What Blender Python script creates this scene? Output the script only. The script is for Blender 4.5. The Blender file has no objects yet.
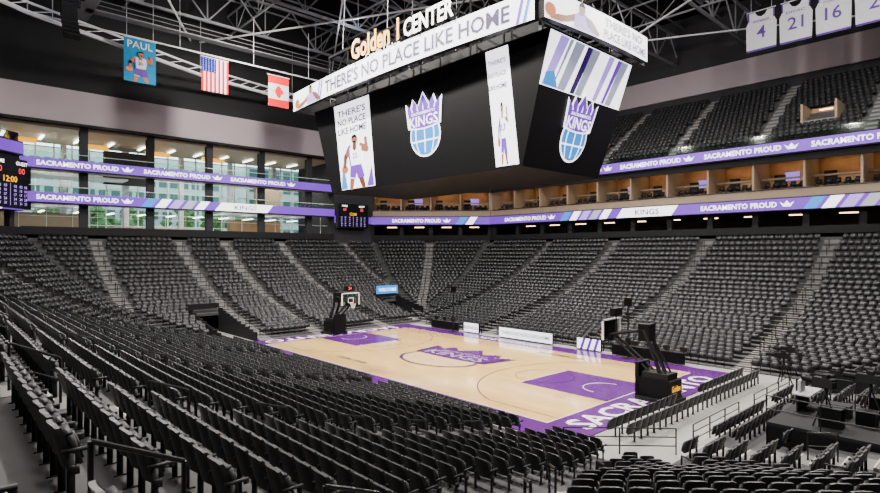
import bpy, math, random
import numpy as np
from mathutils import Vector, Matrix
random.seed(4); rng=np.random.default_rng(4)
SC=bpy.context.scene
# ------------------------------------------------------------------ camera constants (solved from court corners)
F=550.73; A=0.744; V0=251.8; CAMP=(29.34,-28.01,7.73)
FW=(-math.cos(A),math.sin(A)); RT=(math.sin(A),math.cos(A))
# ------------------------------------------------------------------ materials
MATS={}
def mat(name,col,rough=.5,metal=0.,em=0.,var=.15,scale=3.,ecol=None,spec=.5):
    if name in MATS: return MATS[name]
    m=bpy.data.materials.new(name); m.use_nodes=True; nt=m.node_tree; b=nt.nodes['Principled BSDF']
    b.inputs['Roughness'].default_value=rough; b.inputs['Metallic'].default_value=metal
    b.inputs['Specular IOR Level'].default_value=spec
    tc=nt.nodes.new('ShaderNodeTexCoord'); nz=nt.nodes.new('ShaderNodeTexNoise'); nz.inputs['Scale'].default_value=scale; nz.inputs['Detail'].default_value=3
    nt.links.new(tc.outputs['Object'],nz.inputs['Vector'])
    mr=nt.nodes.new('ShaderNodeMapRange'); mr.inputs['To Min'].default_value=1-var; mr.inputs['To Max'].default_value=1+var
    mx=nt.nodes.new('ShaderNodeVectorMath'); mx.operation='SCALE'; mx.inputs[0].default_value=col[:3]
    nt.links.new(nz.outputs['Fac'],mr.inputs['Value']); nt.links.new(mr.outputs['Result'],mx.inputs['Scale'])
    nt.links.new(mx.outputs[0],b.inputs['Base Color'])
    if em>0:
        b.inputs['Emission Color'].default_value=(*(ecol or col),1); b.inputs['Emission Strength'].default_value=em
    MATS[name]=m; return m
def wood():
    m=bpy.data.materials.new('maple_court'); m.use_nodes=True; nt=m.node_tree; b=nt.nodes['Principled BSDF']
    tc=nt.nodes.new('ShaderNodeTexCoord'); br=nt.nodes.new('ShaderNodeTexBrick')
    br.inputs['Scale'].default_value=1; br.inputs['Brick Width'].default_value=2.4; br.inputs['Row Height'].default_value=.6
    br.inputs['Mortar Size'].default_value=.006
    br.inputs['Color1'].default_value=(.92,.60,.21,1); br.inputs['Color2'].default_value=(.84,.53,.17,1); br.inputs['Mortar'].default_value=(.64,.38,.13,1)
    nt.links.new(tc.outputs['Object'],br.inputs['Vector'])
    nz=nt.nodes.new('ShaderNodeTexNoise'); nz.inputs['Scale'].default_value=2.; mp=nt.nodes.new('ShaderNodeMapping'); mp.inputs['Scale'].default_value=(.6,8,1)
    nt.links.new(tc.outputs['Object'],mp.inputs[0]); nt.links.new(mp.outputs[0],nz.inputs['Vector'])
    mx=nt.nodes.new('ShaderNodeMixRGB'); mx.blend_type='MULTIPLY'; mx.inputs[0].default_value=.15
    nt.links.new(br.outputs['Color'],mx.inputs[1]); nt.links.new(nz.outputs['Fac'],mx.inputs[2]); nt.links.new(mx.outputs[0],b.inputs['Base Color'])
    b.inputs['Roughness'].default_value=.14; b.inputs['Specular IOR Level'].default_value=.5
    b.inputs['Coat Weight'].default_value=.7; b.inputs['Coat Roughness'].default_value=.06
    return m
def glassmat():
    m=bpy.data.materials.new('clear_glass'); m.use_nodes=True; nt=m.node_tree; nt.nodes.clear()
    o=nt.nodes.new('ShaderNodeOutputMaterial'); t=nt.nodes.new('ShaderNodeBsdfTransparent'); t.inputs[0].default_value=(.86,.96,.90,1)
    g=nt.nodes.new('ShaderNodeBsdfGlossy'); g.inputs['Roughness'].default_value=.05; mx=nt.nodes.new('ShaderNodeMixShader')
    fr=nt.nodes.new('ShaderNodeFresnel'); fr.inputs[0].default_value=1.3
    nt.links.new(fr.outputs[0],mx.inputs[0]); nt.links.new(t.outputs[0],mx.inputs[1]); nt.links.new(g.outputs[0],mx.inputs[2]); nt.links.new(mx.outputs[0],o.inputs[0]); return m
WOOD=wood(); GLASS=glassmat()
SEAT=mat('seat_black_plastic',(.012,.012,.0135),.46,var=.3,scale=2,spec=.40)
SEATM=mat('seat_metal',(.012,.012,.012),.4,.4)
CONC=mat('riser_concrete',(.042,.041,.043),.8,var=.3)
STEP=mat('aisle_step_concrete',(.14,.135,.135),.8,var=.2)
NOSE=mat('step_nosing',(.45,.42,.36),.6)
FLOORM=mat('event_floor_grey',(.26,.25,.24),.6,var=.2,scale=1)
DARK=mat('dark_paint',(.007,.007,.008),.7,spec=.2)
BLACK=mat('screen_black',(.003,.003,.0035),.45,spec=.15)
WALLM=mat('wall_dark_grey',(.024,.024,.028),.9,spec=.2)
FASC=mat('fascia_grey_panel',(.26,.215,.235),.7,var=.06,scale=.5)
BEIGE=mat('suite_beige_panel',(.26,.19,.13),.6,var=.15,scale=1)
WARMW=mat('suite_warm_wall',(.34,.20,.10),.6,var=.7,scale=.6)
STEEL=mat('truss_steel',(.17,.17,.185),.5,.1)
STEELL=mat('truss_steel_light',(.55,.55,.58),.45,.1)
WFRAME=mat('window_frame_white',(.62,.66,.65),.5)
PURP=mat('court_purple',(.085,.010,.155),.2,var=.05,spec=.4)
PURPD=mat('line_dark_purple',(.030,.006,.055),.3,spec=.3)
WHITE=mat('line_white_paint',(.80,.78,.80),.3,var=.03)
GREYB=mat('logo_silver',(.24,.23,.27),.35,var=.05,spec=.3)
BLUEG=mat('logo_slate',(.045,.045,.08),.35,var=.05,spec=.3)
TAN=mat('logo_tan',(.55,.36,.17),.3)
ORANGE=mat('rim_orange',(.8,.12,.01),.4)
NET=mat('net_white',(.8,.8,.8),.7)
E_PUR=mat('led_purple',(.10,.03,.30),.4,em=1.2,ecol=(.14,.02,.52))
E_PURL=mat('led_lavender',(.3,.2,.5),.4,em=1.2,ecol=(.42,.28,.95))
E_PURD=mat('led_text_purple',(.02,.01,.06),.4,em=.35,ecol=(.06,.01,.26))
E_WHT=mat('led_white',(.6,.6,.65),.4,em=2.7,ecol=(.90,.89,.97))
E_GREY=mat('led_grey',(.3,.32,.4),.4,em=.9,ecol=(.34,.37,.52))
E_BLUE=mat('led_blue',(.02,.15,.4),.4,em=1.3,ecol=(.01,.22,.72))
E_SKIN=mat('led_skin',(.2,.08,.04),.4,em=.7,ecol=(.40,.13,.055))
E_SKIND=mat('led_skin_shade',(.1,.04,.02),.4,em=.5,ecol=(.18,.055,.02))
E_ORG=mat('led_ball',(.3,.1,.03),.4,em=.9,ecol=(.70,.14,.03))
E_GOLD=mat('sign_gold_light',(.8,.4,.0),.4,em=1.4,ecol=(1.,.44,.0))
E_SIGNW=mat('sign_white_light',(.7,.7,.7),.4,em=2.6,ecol=(1.,.98,.95))
E_WARM=mat('lamp_warm',(1,.7,.35),.4,em=9.,ecol=(1.,.62,.30))
E_COOL=mat('lamp_cool',(1,1,.95),.4,em=9.,ecol=(.95,1.,.90))
E_RED=mat('led_red',(.6,.05,.05),.4,em=1.1,ecol=(.9,.04,.06))
E_TV=mat('tv_picture',(.2,.15,.5),.4,em=1.1,ecol=(.30,.18,.95))
FABW=mat('banner_white_fabric',(.50,.50,.54),.9,var=.08)
FABP=mat('banner_purple_fabric',(.09,.03,.24),.9)
FABR=mat('flag_red_fabric',(.50,.004,.010),.9,spec=.1)
FABB=mat('flag_blue_fabric',(.006,.012,.14),.9,spec=.1)
FABC=mat('banner_blue_fabric',(.008,.16,.32),.9,spec=.1)
SKIN=mat('printed_skin',(.30,.11,.05),.8)
BLD=mat('outside_building',(.50,.52,.50),.8,var=.3,scale=.3)
BLDG=mat('outside_building_glass',(.08,.14,.14),.3)
PLAZA=mat('plaza_paving',(.45,.45,.38),.8)
TREE=mat('tree_foliage',(.10,.20,.05),.9,var=.5,scale=1.5)
CARPET=mat('concourse_floor',(.09,.08,.09),.7)
GREYP=mat('equipment_grey',(.35,.35,.36),.5)
# ------------------------------------------------------------------ mesh builder
TXT={}
def text_geo(s,off=.012):
    if (s,off) in TXT: return TXT[(s,off)]
    cu=bpy.data.curves.new('t','FONT'); cu.body=s; cu.align_x='CENTER'; cu.align_y='CENTER'; cu.resolution_u=2; cu.offset=off
    ob=bpy.data.objects.new('t',cu); SC.collection.objects.link(ob)
    dg=bpy.context.evaluated_depsgraph_get(); dg.update(); me=ob.evaluated_get(dg).to_mesh()
    v=np.array([tuple(x.co) for x in me.vertices]); f=[tuple(p.vertices) for p in me.polygons]
    bpy.data.objects.remove(ob); bpy.data.curves.remove(cu)
    mn=v.min(0); mx=v.max(0); v=v-(mn+mx)/2; TXT[(s,off)]=(v,f,mx[0]-mn[0],mx[1]-mn[1]); return TXT[(s,off)]
def Fr(o,x,y):
    o,x,y=Vector(o),Vector(x).normalized(),Vector(y).normalized(); z=x.cross(y)
    return Matrix(((x.x,y.x,z.x,o.x),(x.y,y.y,z.y,o.y),(x.z,y.z,z.z,o.z),(0,0,0,1)))
class B:
    def __init__(s): s.v=[];s.f=[];s.m=[];s.mats=[]
    def mi(s,m):
        if m not in s.mats: s.mats.append(m)
        return s.mats.index(m)
    def add(s,vs,fs,m):
        n=len(s.v); s.v+= [tuple(v) for v in vs]; s.f+= [tuple(i+n for i in f) for f in fs]; s.m+= [s.mi(m)]*len(fs)
    def quad(s,a,b,c,d,m): s.add([a,b,c,d],[(0,1,2,3)],m)
    def box(s,x0,x1,y0,y1,z0,z1,m,M=None):
        vs=[(x,y,z) for z in (z0,z1) for x,y in ((x0,y0),(x1,y0),(x1,y1),(x0,y1))]
        if M is not None: vs=[M@Vector(v) for v in vs]
        s.add(vs,[(0,3,2,1),(4,5,6,7),(0,1,5,4),(1,2,6,5),(2,3,7,6),(3,0,4,7)],m)
    def tube(s,p,q,r,m,n=6,r2=None):
        p,q=Vector(p),Vector(q); d=(q-p)
        if d.length<1e-6: return
        d.normalize(); a=d.orthogonal().normalized() if abs(d.z)>.99 else d.cross(Vector((0,0,1))).normalized(); c=d.cross(a); r2=r if r2 is None else r2
        vs=[];off=math.pi/4 if n==4 else 0
        for P,R in ((p,r),(q,r2)):
            for i in range(n):
                t=2*math.pi*i/n+off; vs.append(P+a*math.cos(t)*R+c*math.sin(t)*R)
        fs=[(i,(i+1)%n,n+(i+1)%n,n+i) for i in range(n)]+[tuple(range(n-1,-1,-1)),tuple(range(n,2*n))]
        s.add(vs,fs,m)
    def path(s,pts,r,m,n=6):
        for a,b in zip(pts[:-1],pts[1:]): s.tube(a,b,r,m,n)
    def poly(s,pts,M,lay,m,eps=.02):
        s.add([M@Vector((x,y,lay*eps)) for x,y in pts],[tuple(range(len(pts)))],m)
    def ring(s,cx,cy,r0,r1,M,lay,m,a0=0,a1=360,n=40,eps=.02,sy=1):
        vs=[];
        for i in range(n+1):
            t=math.radians(a0+(a1-a0)*i/n)
            for r in (r0,r1): vs.append(M@Vector((cx+r*math.cos(t),cy+sy*r*math.sin(t),lay*eps)))
        s.add(vs,[(2*i,2*i+1,2*i+3,2*i+2) for i in range(n)],m)
    def text(s,t,M,h,m,lay=1,w=None,cx=0,cy=0,shear=0,eps=.02,off=.012):
        v,f,W,H=text_geo(t,off); sy=h/H; sx=sy if w is None else w/W
        s.add([M@Vector((cx+x*sx+shear*y*sy,cy+y*sy,lay*eps)) for x,y,z in v],f,m)
    def build(s,name,parent=None,smooth=False):
        me=bpy.data.meshes.new(name); me.from_pydata(s.v,[],s.f)
        for m in s.mats: me.materials.append(m)
        me.polygons.foreach_set('material_index',s.m)
        me.update(); ob=bpy.data.objects.new(name,me); SC.collection.objects.link(ob)
        if parent: ob.parent=parent
        return ob
def empty(name):
    e=bpy.data.objects.new(name,None); SC.collection.objects.link(e); return e
# ------------------------------------------------------------------ logo artwork (crown over ball)
CROWN=[(-.44,.0),(-.22,-.06),(0,-.08),(.22,-.06),(.44,.0),(.50,.78),(.36,.60),(.29,.88),(.155,.64),(0,1.02),(-.155,.64),(-.29,.88),(-.36,.60),(-.50,.78)]
def logo(b,M,cx,cy,w,h,outl,crown,ball,line,lay=1,eps=.02,txt=True):
    T=lambda p,s=1.,o=0: [(cx+x*w*s,cy+(y*s+o)*h*.5) for x,y in p]
    def circ(r,oy=-.16): return [(cx+r*math.cos(t)*w,cy+oy*h+r*.78*math.sin(t)*h) for t in np.linspace(0,2*math.pi,36,endpoint=False)]
    b.poly(circ(.46),M,lay,outl,eps); b.poly(circ(.42),M,lay+1,ball,eps)
    for a in (-.22,0,.22):
        pts=[(cx+a*(1.25-(y/.42)**2*.5)*w,cy+(-.16+y*.76)*h) for y in np.linspace(-.38,.38,9)]
        b.poly([(x-.014*w,y) for x,y in pts]+[(x+.014*w,y) for x,y in pts][::-1],M,lay+2,line,eps)
    b.poly([(cx-.41*w,cy-.24*h),(cx+.41*w,cy-.24*h),(cx+.41*w,cy-.265*h),(cx-.41*w,cy-.265*h)],M,lay+2,line,eps)
    b.poly(T(CROWN,1.12,-.04),M,lay+3,outl,eps); b.poly(T(CROWN),M,lay+4,crown,eps)
    for x in (-.33,-.165,0,.165,.33):
        b.poly(T([(x-.02,.50),(x+.02,.50),(x*1.15,.72)]),M,lay+5,line,eps)
    if txt:
        b.text('KINGS',M,h*.17,outl,lay+6,w=w*.86,cx=cx,cy=cy+h*.075,eps=eps)
        b.text('SACRAMENTO',M,h*.045,outl,lay+6,w=w*.72,cx=cx,cy=cy+h*.205,eps=eps)
def player(b,M,x0,x1,y0,y1,lay,skin,jer,trim,ball,shade=None,eps=.015):
    shade=shade or skin
    X=lambda u:x0+u*(x1-x0); Y=lambda v:y0+v*(y1-y0)
    def P(pts,m,l): b.poly([(X(a),Y(c)) for a,c in pts],M,lay+l,m,eps)
    def E(cx,cy,rx,ry,m,l): P([(cx+rx*math.cos(t),cy+ry*math.sin(t)) for t in np.linspace(0,6.283,18,endpoint=False)],m,l)
    def cap(p,q,r,s,m,l):
        asp=(y1-y0)/(x1-x0); dx,dy=q[0]-p[0],(q[1]-p[1])*asp; a=math.atan2(dy,dx); pts=[]
        for c,R,off in ((p,r,math.pi/2),(q,s,-math.pi/2)):
            for t in np.linspace(0,math.pi,7): 
                an=a+off+t; pts.append((c[0]+R*math.cos(an),c[1]+R*math.sin(an)/asp))
        P(pts,m,l)
    cap((.40,.26),(.33,.02),.085,.06,skin,0); cap((.62,.26),(.74,.02),.085,.06,shade,0)
    P([(.29,.19),(.33,.43),(.69,.43),(.79,.18),(.57,.16),(.52,.27),(.48,.16)],trim,1); P([(.29,.19),(.48,.16),(.48,.175),(.29,.205)],jer,2)
    P([(.33,.41),(.29,.60),(.31,.72),(.40,.775),(.46,.755),(.52,.735),(.58,.755),(.64,.775),(.72,.72),(.73,.58),(.69,.41)],jer,3)
    P([(.33,.41),(.29,.60),(.31,.72),(.34,.74),(.34,.60),(.37,.41)],trim,4)
    cap((.33,.72),(.17,.58),.075,.06,skin,2); cap((.17,.58),(.14,.42),.06,.04,shade,2); E(.13,.36,.115,.075,ball,1)
    cap((.71,.72),(.90,.66),.075,.055,skin,2); cap((.90,.66),(.88,.82),.055,.04,skin,4); E(.88,.85,.05,.03,skin,4)
    cap((.51,.73),(.52,.82),.06,.055,shade,5); E(.525,.875,.10,.075,skin,6); P([(.43,.90),(.45,.945),(.52,.965),(.60,.945),(.62,.90),(.525,.915)],BLACK,7); P([(.47,.845),(.58,.845),(.56,.81),(.50,.81)],BLACK,7)
    b.text('23',M,(y1-y0)*.10,trim,lay+5,cx=X(.51),cy=Y(.58),eps=eps)
# ------------------------------------------------------------------ bowl geometry
XN,XP,YN,YP=16.5,20.3,9.6,10.7
NR=29; PIT=.85
def zf(o): return .16*o+.0037*o*o+.00024*o**3
def oct8(o):
    xn,xp,yn,yp=-(XN+o),XP+o,-(YN+o),YP+o; k=max(.586*o-1.5,0.); k1=.586*o+1.2+2.3*math.exp(-((o-9.5)/5)**2)
    return [(xn+k,yn),(xp-k1,yn),(xp,yn+k1),(xp,yp-k),(xp-k,yp),(xn+k,yp),(xn,yp-k),(xn,yn+k)]
TUN={6:[(11.6,14.6),(-10.2,-7.4)],2:[(7.0,10.2)]}
TUNO=8.3
AIS={0:[-26,-16,-6,5,15.5,23.2],4:[-27,-16,-6,5,16.2,27],6:[16.5,6.6,-1,-6.4,-15],2:[-6,1.2,5.8,13]}
PLAT=(22.3,25.8,-4.6,-.2)
def intun(c,o):
    if PLAT[0]-.6<c[0]<PLAT[1]+.3 and PLAT[2]-.5<c[1]<PLAT[3]+.5: return True
    if o>TUNO+.5: return False
    if c[0]<-XN and any(lo-.35<c[1]<hi+.35 for lo,hi in TUN[6]): return c[0]<-17.5
    if c[0]>XP and any(lo-.35<c[1]<hi+.35 for lo,hi in TUN[2]): return True
    return False
rs=B()
for i in range(NR):
    o0,o1=i*PIT,(i+1)*PIT; z=zf(o0); zp=zf((i-1)*PIT) if i else -.05
    a,b_=oct8(o0),oct8(o1)
    for e in range(8):
        p,q,P,Q=a[e],a[(e+1)%8],b_[e],b_[(e+1)%8]
        if e in TUN and o0<TUNO:
            y0,y1=min(p[1],q[1]),max(p[1],q[1])
            cuts=[(y0,y1)]
            for lo,hi in TUN[e]:
                out=[]
                for c0,c1 in cuts:
                    if hi<=c0 or lo>=c1: out.append((c0,c1)); continue
                    if lo>c0: out.append((c0,lo))
                    if hi<c1: out.append((hi,c1))
                cuts=out
            for c0,c1 in cuts:
                e0=c0<=y0+1e-6; e1=c1>=y1-1e-6
                o_0=min(P[1],Q[1]) if e0 else c0; o_1=max(P[1],Q[1]) if e1 else c1
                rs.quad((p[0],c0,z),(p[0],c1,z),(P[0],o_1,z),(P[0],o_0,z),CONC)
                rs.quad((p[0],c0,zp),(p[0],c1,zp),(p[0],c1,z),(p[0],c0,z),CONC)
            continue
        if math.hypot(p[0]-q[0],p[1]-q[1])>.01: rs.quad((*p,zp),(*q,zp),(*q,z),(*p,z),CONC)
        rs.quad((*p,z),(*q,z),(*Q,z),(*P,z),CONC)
for e,sg in ((6,-1),(2,1)):
    X0=XN if e==6 else XP
    for lo,hi in TUN[e]:
        i0=4 if lo>11 else 0
        for y in (lo,hi):
            for i in range(i0,10):
                rs.box(min(sg*(X0+i*PIT),sg*(X0+(i+1)*PIT)),max(sg*(X0+i*PIT),sg*(X0+(i+1)*PIT)),y-.08,y+.08,0,zf(i*PIT)+.75,DARK)
        xb=sg*(X0+TUNO+.3); rs.box(xb-.1,xb+.1,lo,hi,2.3,zf(9*PIT)+1.2,DARK)
        rs.box(xb+sg*4-.1,xb+sg*4+.1,lo-.2,hi+.2,0,3,DARK)
        if e==6 and lo>0:
            rs.box(xb+.12,xb+.22,lo-.1,hi+.1,2.6,3.6,E_BLUE); rs.text('WELCOME',Fr((xb+.24,(lo+hi)/2,3.1),(0,1,0),(0,0,1)),.4,E_WHT)
# ---- seat templates
def seat_tmpl(detail):
    b=B()
    if detail:
        nx,nz=6,5
        def P(i,k,t):
            u=i/nx*2-1; w=k/nz; hw=.235*(1-.10*w**3); x=u*hw; z=.40+.50*w - .035*(abs(u)**4)*(1 if k==nz else 0)
            y=-.04-.13*w+.045*u*u+t; return (x,y,z)
        fr=[[P(i,k,.025) for i in range(nx+1)] for k in range(nz+1)]; bk=[[P(i,k,-.03) for i in range(nx+1)] for k in range(nz+1)]
        for k in range(nz):
            for i in range(nx):
                b.add([fr[k][i],fr[k][i+1],fr[k+1][i+1],fr[k+1][i]],[(3,2,1,0)],SEAT)
                b.add([bk[k][i],bk[k][i+1],bk[k+1][i+1],bk[k+1][i]],[(0,1,2,3)],SEAT)
        for i in range(nx):
            b.add([fr[nz][i],fr[nz][i+1],bk[nz][i+1],bk[nz][i]],[(3,2,1,0)],SEAT); b.add([fr[0][i],fr[0][i+1],bk[0][i+1],bk[0][i]],[(0,1,2,3)],SEAT)
        for k in range(nz):
            b.add([fr[k][0],fr[k+1][0],bk[k+1][0],bk[k][0]],[(3,2,1,0)],SEAT); b.add([fr[k][nx],fr[k+1][nx],bk[k+1][nx],bk[k][nx]],[(0,1,2,3)],SEAT)
        T=Matrix.Translation((0,.06,.43))@Matrix.Rotation(math.radians(14),4,'X')
        b.box(-.21,.21,-.02,.05,0,.34,SEAT,T); b.box(-.17,.17,.05,.075,.04,.30,SEAT,T); b.box(-.18,.18,-.03,.04,.34,.37,SEAT,T)
        b.box(.25,.29,-.10,.20,.60,.635,SEAT); b.box(.258,.282,.14,.20,.56,.60,SEAT)
        b.box(.26,.28,-.06,.02,0,.60,SEATM); b.box(.255,.285,-.10,.10,0,.02,SEATM); b.box(.245,.295,-.05,.06,.36,.46,SEATM)
    else:
        def hexa(x,y0,y1,z0,z1,t,tx=1.):
            vs=[(-x,y0,z0),(x,y0,z0),(x,y0+t,z0),(-x,y0+t,z0),(-x*tx,y1,z1),(x*tx,y1,z1),(x*tx,y1+t,z1),(-x*tx,y1+t,z1)]
            b.add(vs,[(0,3,2,1),(4,5,6,7),(0,1,5,4),(1,2,6,5),(2,3,7,6),(3,0,4,7)],SEAT)
        hexa(.24,-.06,-.16,.38,.80,.05); hexa(.225,-.16,-.17,.80,.88,.05,.86)
        hexa(.21,.06,.00,.42,.76,.07)
        b.box(.25,.29,-.10,.20,.60,.64,SEAT); b.box(.26,.28,-.05,.03,0,.60,SEATM)
    return np.array(b.v),np.array(b.f),np.array(b.m),list(b.mats)
def scatter(name,tm,pos,ang):
    v,f,m,mats=tm; n=len(pos)
    if n==0: return None
    pos=np.array(pos); ang=np.array(ang)+rng.normal(0,.012,n); c,s=np.cos(ang)[:,None],np.sin(ang)[:,None]
    X=v[None,:,0]*c-v[None,:,1]*s+pos[:,0:1]; Y=v[None,:,0]*s+v[None,:,1]*c+pos[:,1:2]; Z=v[None,:,2]+pos[:,2:3]
    V=np.stack([X,Y,Z],-1).reshape(-1,3); Fc=(f[None]+(np.arange(n)*len(v))[:,None,None]).reshape(-1,4)
    me=bpy.data.meshes.new(name); me.vertices.add(len(V)); me.vertices.foreach_set('co',V.astype(np.float32).ravel())
    me.loops.add(Fc.size); me.loops.foreach_set('vertex_index',Fc.astype(np.int32).ravel())
    me.polygons.add(len(Fc)); me.polygons.foreach_set('loop_start',np.arange(0,Fc.size,4,dtype=np.int32)); me.polygons.foreach_set('loop_total',np.full(len(Fc),4,dtype=np.int32))
    for x in mats: me.materials.append(x)
    me.polygons.foreach_set('material_index',np.tile(m,n).astype(np.int32)); me.update(calc_edges=True)
    ob=bpy.data.objects.new(name,me); SC.collection.objects.link(ob); return ob
def cam_dr(x,y):
    dx,dy=x-CAMP[0],y-CAMP[1]; return FW[0]*dx+FW[1]*dy, RT[0]*dx+RT[1]*dy
near,neara,far,fara=[],[],[],[]
rails=B()
for i in range(NR-1):
    o=i*PIT+.30; z=zf(i*PIT); z2=zf((i+1)*PIT); V=oct8(o)
    for e in range(8):
        p,q=Vector(V[e]),Vector(V[(e+1)%8]); L=(q-p).length
        if L<1.2: continue
        u=(q-p)/L; nin=Vector((-u.y,u.x)); ang=math.atan2(nin.y,nin.x)-math.pi/2
        ax=0 if e in (0,4) else 1
        if e%2==0: ais=[abs(a-p[ax]) if (a-p[ax])*(q[ax]-p[ax])>0 else -9 for a in AIS[e]]
        elif e==1: ais=[1.5,L-1.5] if i>5 else [L/2]
        else: ais=[L*.5]
        ais=[a for a in ais if .3<a<L-.3]
        n=int((L-.7)/.56); st=(L-n*.56)/2+.28
        for k in range(n):
            s=st+k*.56
            if any(abs(s-a)<.80 for a in ais): continue
            c=p+u*s
            if intun(c,i*PIT): continue
            if e==6 and i==0: continue
            d,r=cam_dr(c.x,c.y)
            if d<-1.5 or abs(r)>1.0*d+7: continue
            dist=math.hypot(c.x-CAMP[0],c.y-CAMP[1])
            if dist<1.9 or (e==1 and dist<4.5): continue
            if dist<24: near.append((c.x,c.y,z)); neara.append(ang)
            else: far.append((c.x,c.y,z)); fara.append(ang)
        for a in ais:
            c=p+u*a
            if intun((c.x,c.y-.3),i*PIT) or intun((c.x,c.y+.3),i*PIT): continue
            M=Matrix(((u.x,-nin.x,0,c.x+nin.x*.30),(u.y,-nin.y,0,c.y+nin.y*.30),(0,0,1,z),(0,0,0,1)))
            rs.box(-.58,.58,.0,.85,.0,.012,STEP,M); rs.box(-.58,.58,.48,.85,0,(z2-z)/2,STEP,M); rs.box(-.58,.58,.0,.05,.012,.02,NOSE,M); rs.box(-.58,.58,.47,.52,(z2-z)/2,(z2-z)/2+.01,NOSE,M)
            if i%3==1 and i>3:
                dd=cam_dr(c.x,c.y)[0]
                if dd>2.0:
                    P0=c; P1=c-nin*.85
                    rails.path([(P0.x,P0.y,z),(P0.x,P0.y,z+.95),(P1.x,P1.y,z2+.95),(P1.x,P1.y,z2)],.028,SEATM,8)
                    rails.tube((P0.x,P0.y,z+.5),(P1.x,P1.y,z2+.5),.02,SEATM,6)
rs.build('lower_bowl_risers')
rails.build('aisle_handrails')
TN,TF=seat_tmpl(True),seat_tmpl(False)
scatter('lower_bowl_seats_foreground',TN,near,neara); scatter('lower_bowl_seats',TF,far,fara)
pos,an=[],[]
for x in (17.35,18.2):
    for k in range(27):
        y=-7.3+k*.56
        if abs(y)<1.2 and x<17.6: continue
        pos.append((x,y,0)); an.append(math.pi/2)
for k in range(22):
    y=-6.2+k*.56
    if abs(y)<1.4: continue
    pos.append((-17.9,y,zf(.85))); an.append(-math.pi/2)
scatter('courtside_chairs',TN,pos,an)
# ------------------------------------------------------------------ floor and court
fl=B(); fl.quad((-62,-60,-.04),(72,-60,-.04),(72,60,-.04),(-62,60,-.04),FLOORM); fl.build('floor')
ct=B(); Z=Matrix.Identity(4)
def rect(x0,x1,y0,y1,lay,m): ct.poly([(x0,y0),(x1,y0),(x1,y1),(x0,y1)],Z,lay,m,.003)
ct.box(-16.6,16.6,-9.3,9.4,-.04,0,PURP); rect(-14.33,14.33,-7.62,7.62,1,WOOD)
def line(x0,x1,y0,y1,m=WHITE,lay=3): rect(x0,x1,y0,y1,lay,m)
for y in (-7.62,7.57): line(-14.33,14.33,y,y+.05)
for x in (-14.33,14.28): line(x,x+.05,-7.62,7.62)
line(-.025,.025,-7.62,7.62,PURPD,2)
for sg in (-1,1):
    xb=sg*14.33; xf=sg*8.54
    rect(min(xb,xf),max(xb,xf),-2.44,2.44,2,PURP)
    for y in (-2.44,2.39): line(min(xb,xf),max(xb,xf),y,y+.05,PURPD)
    line(xf-.03,xf+.03,-2.44,2.44)
    ct.ring(xf,0,1.78,1.83,Z,4,PURPD,eps=.003)
    for y in (-6.7,6.65): line(min(xb,sg*10.06),max(xb,sg*10.06),y,y+.05,PURPD)
    a=67.6
    ct.ring(sg*12.73,0,7.19,7.25,Z,3,PURPD,a0=(180-a if sg>0 else -a),a1=(180+a if sg>0 else a),n=60,eps=.003)
    ct.ring(sg*12.73,0,1.20,1.25,Z,4,WHITE,a0=90 if sg>0 else -90,a1=270 if sg>0 else 90,n=20,eps=.003)
    M=Fr((sg*15.45,0,0),(0,sg,0),(-sg,0,0)); ct.text('SACRAMENTO',M,1.4,WHITE,2,w=14.2,eps=.004,off=.02)
ct.ring(0,0,1.80,1.85,Z,3,PURPD,n=60,eps=.003)
logo(ct,Z,0,-.1,7.4,6.6,PURPD,BLUEG,TAN,TAN,4,.003,txt=False)
ct.poly([(x*7.4,-.1+y*3.3) for x,y in CROWN],Z,11,PURP,.003)
ct.text('KINGS',Z,1.25,GREYB,13,w=5.8,cx=0,cy=.55,eps=.003); ct.text('SACRAMENTO',Z,.36,GREYB,13,w=4.6,cx=0,cy=1.5,eps=.003)
ct.text('GOLDEN 1 CENTER',Z,.5,PURPD,4,w=3.6,cx=-4.0,cy=-5.9,eps=.003); ct.text('SACRAMENTO',Z,.5,PURPD,4,w=4,cx=5.2,cy=6.3,eps=.003)
ct.text('GOLDEN 1 CENTER',Z,.8,WHITE,2,w=8,cx=-2,cy=8.5,eps=.004)
ct.build('basketball_court')
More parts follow.
